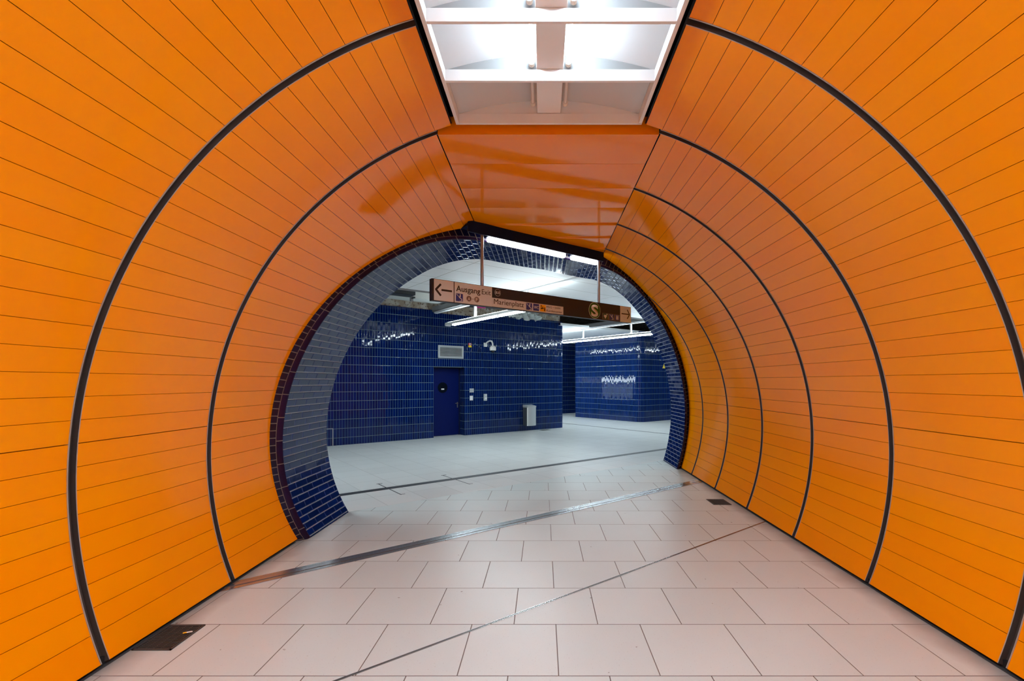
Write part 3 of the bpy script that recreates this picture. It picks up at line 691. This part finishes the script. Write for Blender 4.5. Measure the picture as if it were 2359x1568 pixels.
sc_ = hall_thing('surveillance_camera', 'white dome surveillance camera on a curved arm on the blue wall', 'camera', (a0+a1)/2, B_WALL, (z0+z1)/2)
MB().box((-.06, -.05, -.065), (.06, 0, .065), M['camwhite']).obj('wall_plate', sc_, bevel=.006)
pts = [(0, -.04, .03), (.01, -.15, .09), (.03, -.25, .12), (.05, -.33, .10), (.06, -.37, .03), (.06, -.38, -.06)]
MB().tube(pts, .026, M['camwhite'], 12).obj('arm', sc_, smooth=True)
MB().lathe([(.0, .0), (.05, 0), (.085, -.02), (.105, -.06), (.105, -.13), (.095, -.155), (0, -.155)], M['camwhite'], 24, (.06, -.38, -.05)).obj('housing', sc_, smooth=True)
MB().lathe([(.075, -.15), (.07, -.18), (.04, -.215), (0, -.222)], M['glassdark'], 20, (.06, -.38, -.05)).obj('dome', sc_, smooth=True)
a0, a1, z0, z1 = wbox(1081.5, 894.5, 1091, 903.5)
o = MB().box((a0, B_WALL-.02, z0), (a1, B_WALL, z1), M['alu']).obj('wall_box', rz=PHI, bevel=.004); tag(o, 'small dull metal box on the blue wall beside the door, above the white notice', 'box')
a0, a1, z0, z1 = wbox(1082, 911, 1089.6, 922)
o = MB().box((a0, B_WALL-.006, z0), (a1, B_WALL, z1), M['alu']).obj('notice', rz=PHI); tag(o, 'small white paper notice on the blue wall right of the door, below the metal box', 'notice')
MB().box((a0+.012, B_WALL-.008, z0+.012), (a1-.012, B_WALL-.005, z1-.012), M['paper']).obj('sheet', o)
a0, a1, z0, z1 = wbox(1113.8, 907, 1121.2, 922.5)
it = hall_thing('intercom', 'slim metal intercom with a light on the blue wall right of the door', 'intercom', (a0+a1)/2, B_WALL, z0); W2, H2 = (a1-a0)/2, z1-z0
MB().box((-W2, -.03, 0), (W2, 0, H2), M['alu']).obj('case', it, bevel=.004); MB().box((-W2*.5, -.036, H2*.28), (W2*.8, -.029, H2*.45), M['paper']).obj('name_plate', it); MB().cyl((.01, -.04, H2*.82), (.01, -.028, H2*.82), .02, M['paper'], 14).obj('button', it)
# waste bin
a0, a1, z0, z1 = wbox(1212, 935, 1232, 980)
bn = hall_thing('waste_bin', 'grey metal waste bin mounted low on the blue wall near its rounded end', 'bin', 10.22, B_WALL-.006, .19)
W2, Dp, Hb = .19, .33, .70
mb = MB(); ol = [(-W2, 0), (-W2, -Dp*.8)]+[(-W2+2*W2*k/8, -Dp*.8-.06*math.sin(math.pi*k/8)) for k in range(1, 8)]+[(W2, -Dp*.8), (W2, 0)]
n = len(ol)
for k in range(n): p, q2 = ol[k], ol[(k+1) % n]; mb.face([(*p, 0), (*q2, 0), (*q2, Hb-.05), (*p, Hb-.05)], M['alu'] if 1 <= k < n-2 else M['darkgrey'])
mb.face([(*p, 0) for p in ol][::-1], M['grey']); mb.obj('body', bn)
mb = MB(); big = [(x*1.02, y*1.03-.004 if y < 0 else 0) for x, y in ol]
for k in range(n): p, q2 = big[k], big[(k+1) % n]; mb.face([(*p, Hb-.06), (*q2, Hb-.06), (*q2, Hb-.01+(.04 if q2[1] > -.05 else 0)), (*p, Hb-.01+(.04 if p[1] > -.05 else 0))], M['alu'])
mb.face([(x, y, Hb-.01+(.04 if y > -.05 else 0)) for x, y in big], M['alu']); mb.obj('lid', bn)
MB().box((-W2-.004, -Dp*.84, .0), (-W2+.02, -Dp*.74, Hb-.06), M['white']).obj('corner_strip', bn)
# small plates
a_, z_ = on_wall(1262, 980)
o = MB().box((10.62, 13.28, -.004), (10.98, 13.50, .003), M['darkmetal']).obj('floor_plate', rz=PHI); tag(o, 'small rusty plate in the hall floor below the waste bin', 'plate')
a0, a1, z0, z1 = on_wall(1526, 838, PB)[0], on_wall(1536, 838, PB)[0], on_wall(1530, 848, PB)[1], on_wall(1530, 832, PB)[1]
o = MB().prism([(a0, z0), (a1+.05, z0), ((a0+a1)/2+.02, z1)], PB-.006, PB, M['yellow']).obj('warning_sign', rz=PHI); tag(o, 'yellow triangular warning sign on the dark blue block at the right edge of the mouth', 'sign')
a0, z0 = on_wall(747, 990); a1, _ = on_wall(767.5, 990)
mb = MB(); mb.box((a0-.3, B_WALL-.008, .46), (a1, B_WALL, .475), M['lintel']); mb.box((a1-.02, B_WALL-.008, 0), (a1, B_WALL, .475), M['lintel'])
struct(mb.obj('trim_%d' % nt_, rz=PHI), 'thin grey frame of a tiled access hatch low in the blue wall'); nt_ += 1

# lit display case in the passage, facing the block
dc = hall_thing('display_case', 'lit glass display case on the passage wall, mirrored in the blue block opposite', 'display case', AE, 18.45, .80)
mb = MB()
for lo, hi in (((-1.2, 0), (1.2, .04)), ((-1.2, 1.18), (1.2, 1.22)), ((-1.2, .04), (-1.16, 1.18)), ((1.16, .04), (1.2, 1.18))): mb.box((0, lo[0], lo[1]), (.09, hi[0], hi[1]), M['alu'])
mb.obj('frame', dc)
MB().box((.005, -1.16, .04), (.03, 1.16, .78), M['caselow']).obj('back_panel', dc); MB().box((.005, -1.16, .93), (.05, 1.16, 1.16), M['casetop']).obj('light_panel', dc)

# loose sheet and beam above the right part of the blue wall
mb = MB(); rnd = random.Random(3); nx, nz = 22, 10
Gd = [[(9.35+1.25*i/nx+rnd.uniform(-.03, .03), 13.45+.10*math.sin(i*1.3+j)+rnd.uniform(-.05, .05), 3.93+.40*j/nz+.05*math.sin(i*.9)+rnd.uniform(-.03, .03)) for j in range(nz+1)] for i in range(nx+1)]
mb.grid(Gd, M['plastic']); o = mb.obj('plastic_sheet', rz=PHI); sd = o.modifiers.new('thick', 'SOLIDIFY'); sd.thickness = .006
tag(o, 'crumpled white plastic sheet hanging above the blue wall, just below the sign', 'plastic sheet')
mb = MB()
mb.box((11.15, 10.6, 4.16), (11.33, 13.66, 4.17), M['grey']); mb.box((11.15, 10.6, 4.31), (11.33, 13.66, 4.32), M['grey']); mb.box((11.235, 10.6, 4.17), (11.245, 13.66, 4.31), M['grey'])
tag(mb.obj('steel_beam', rz=PHI), 'grey steel beam in the open ceiling above the rounded wall end', 'beam')
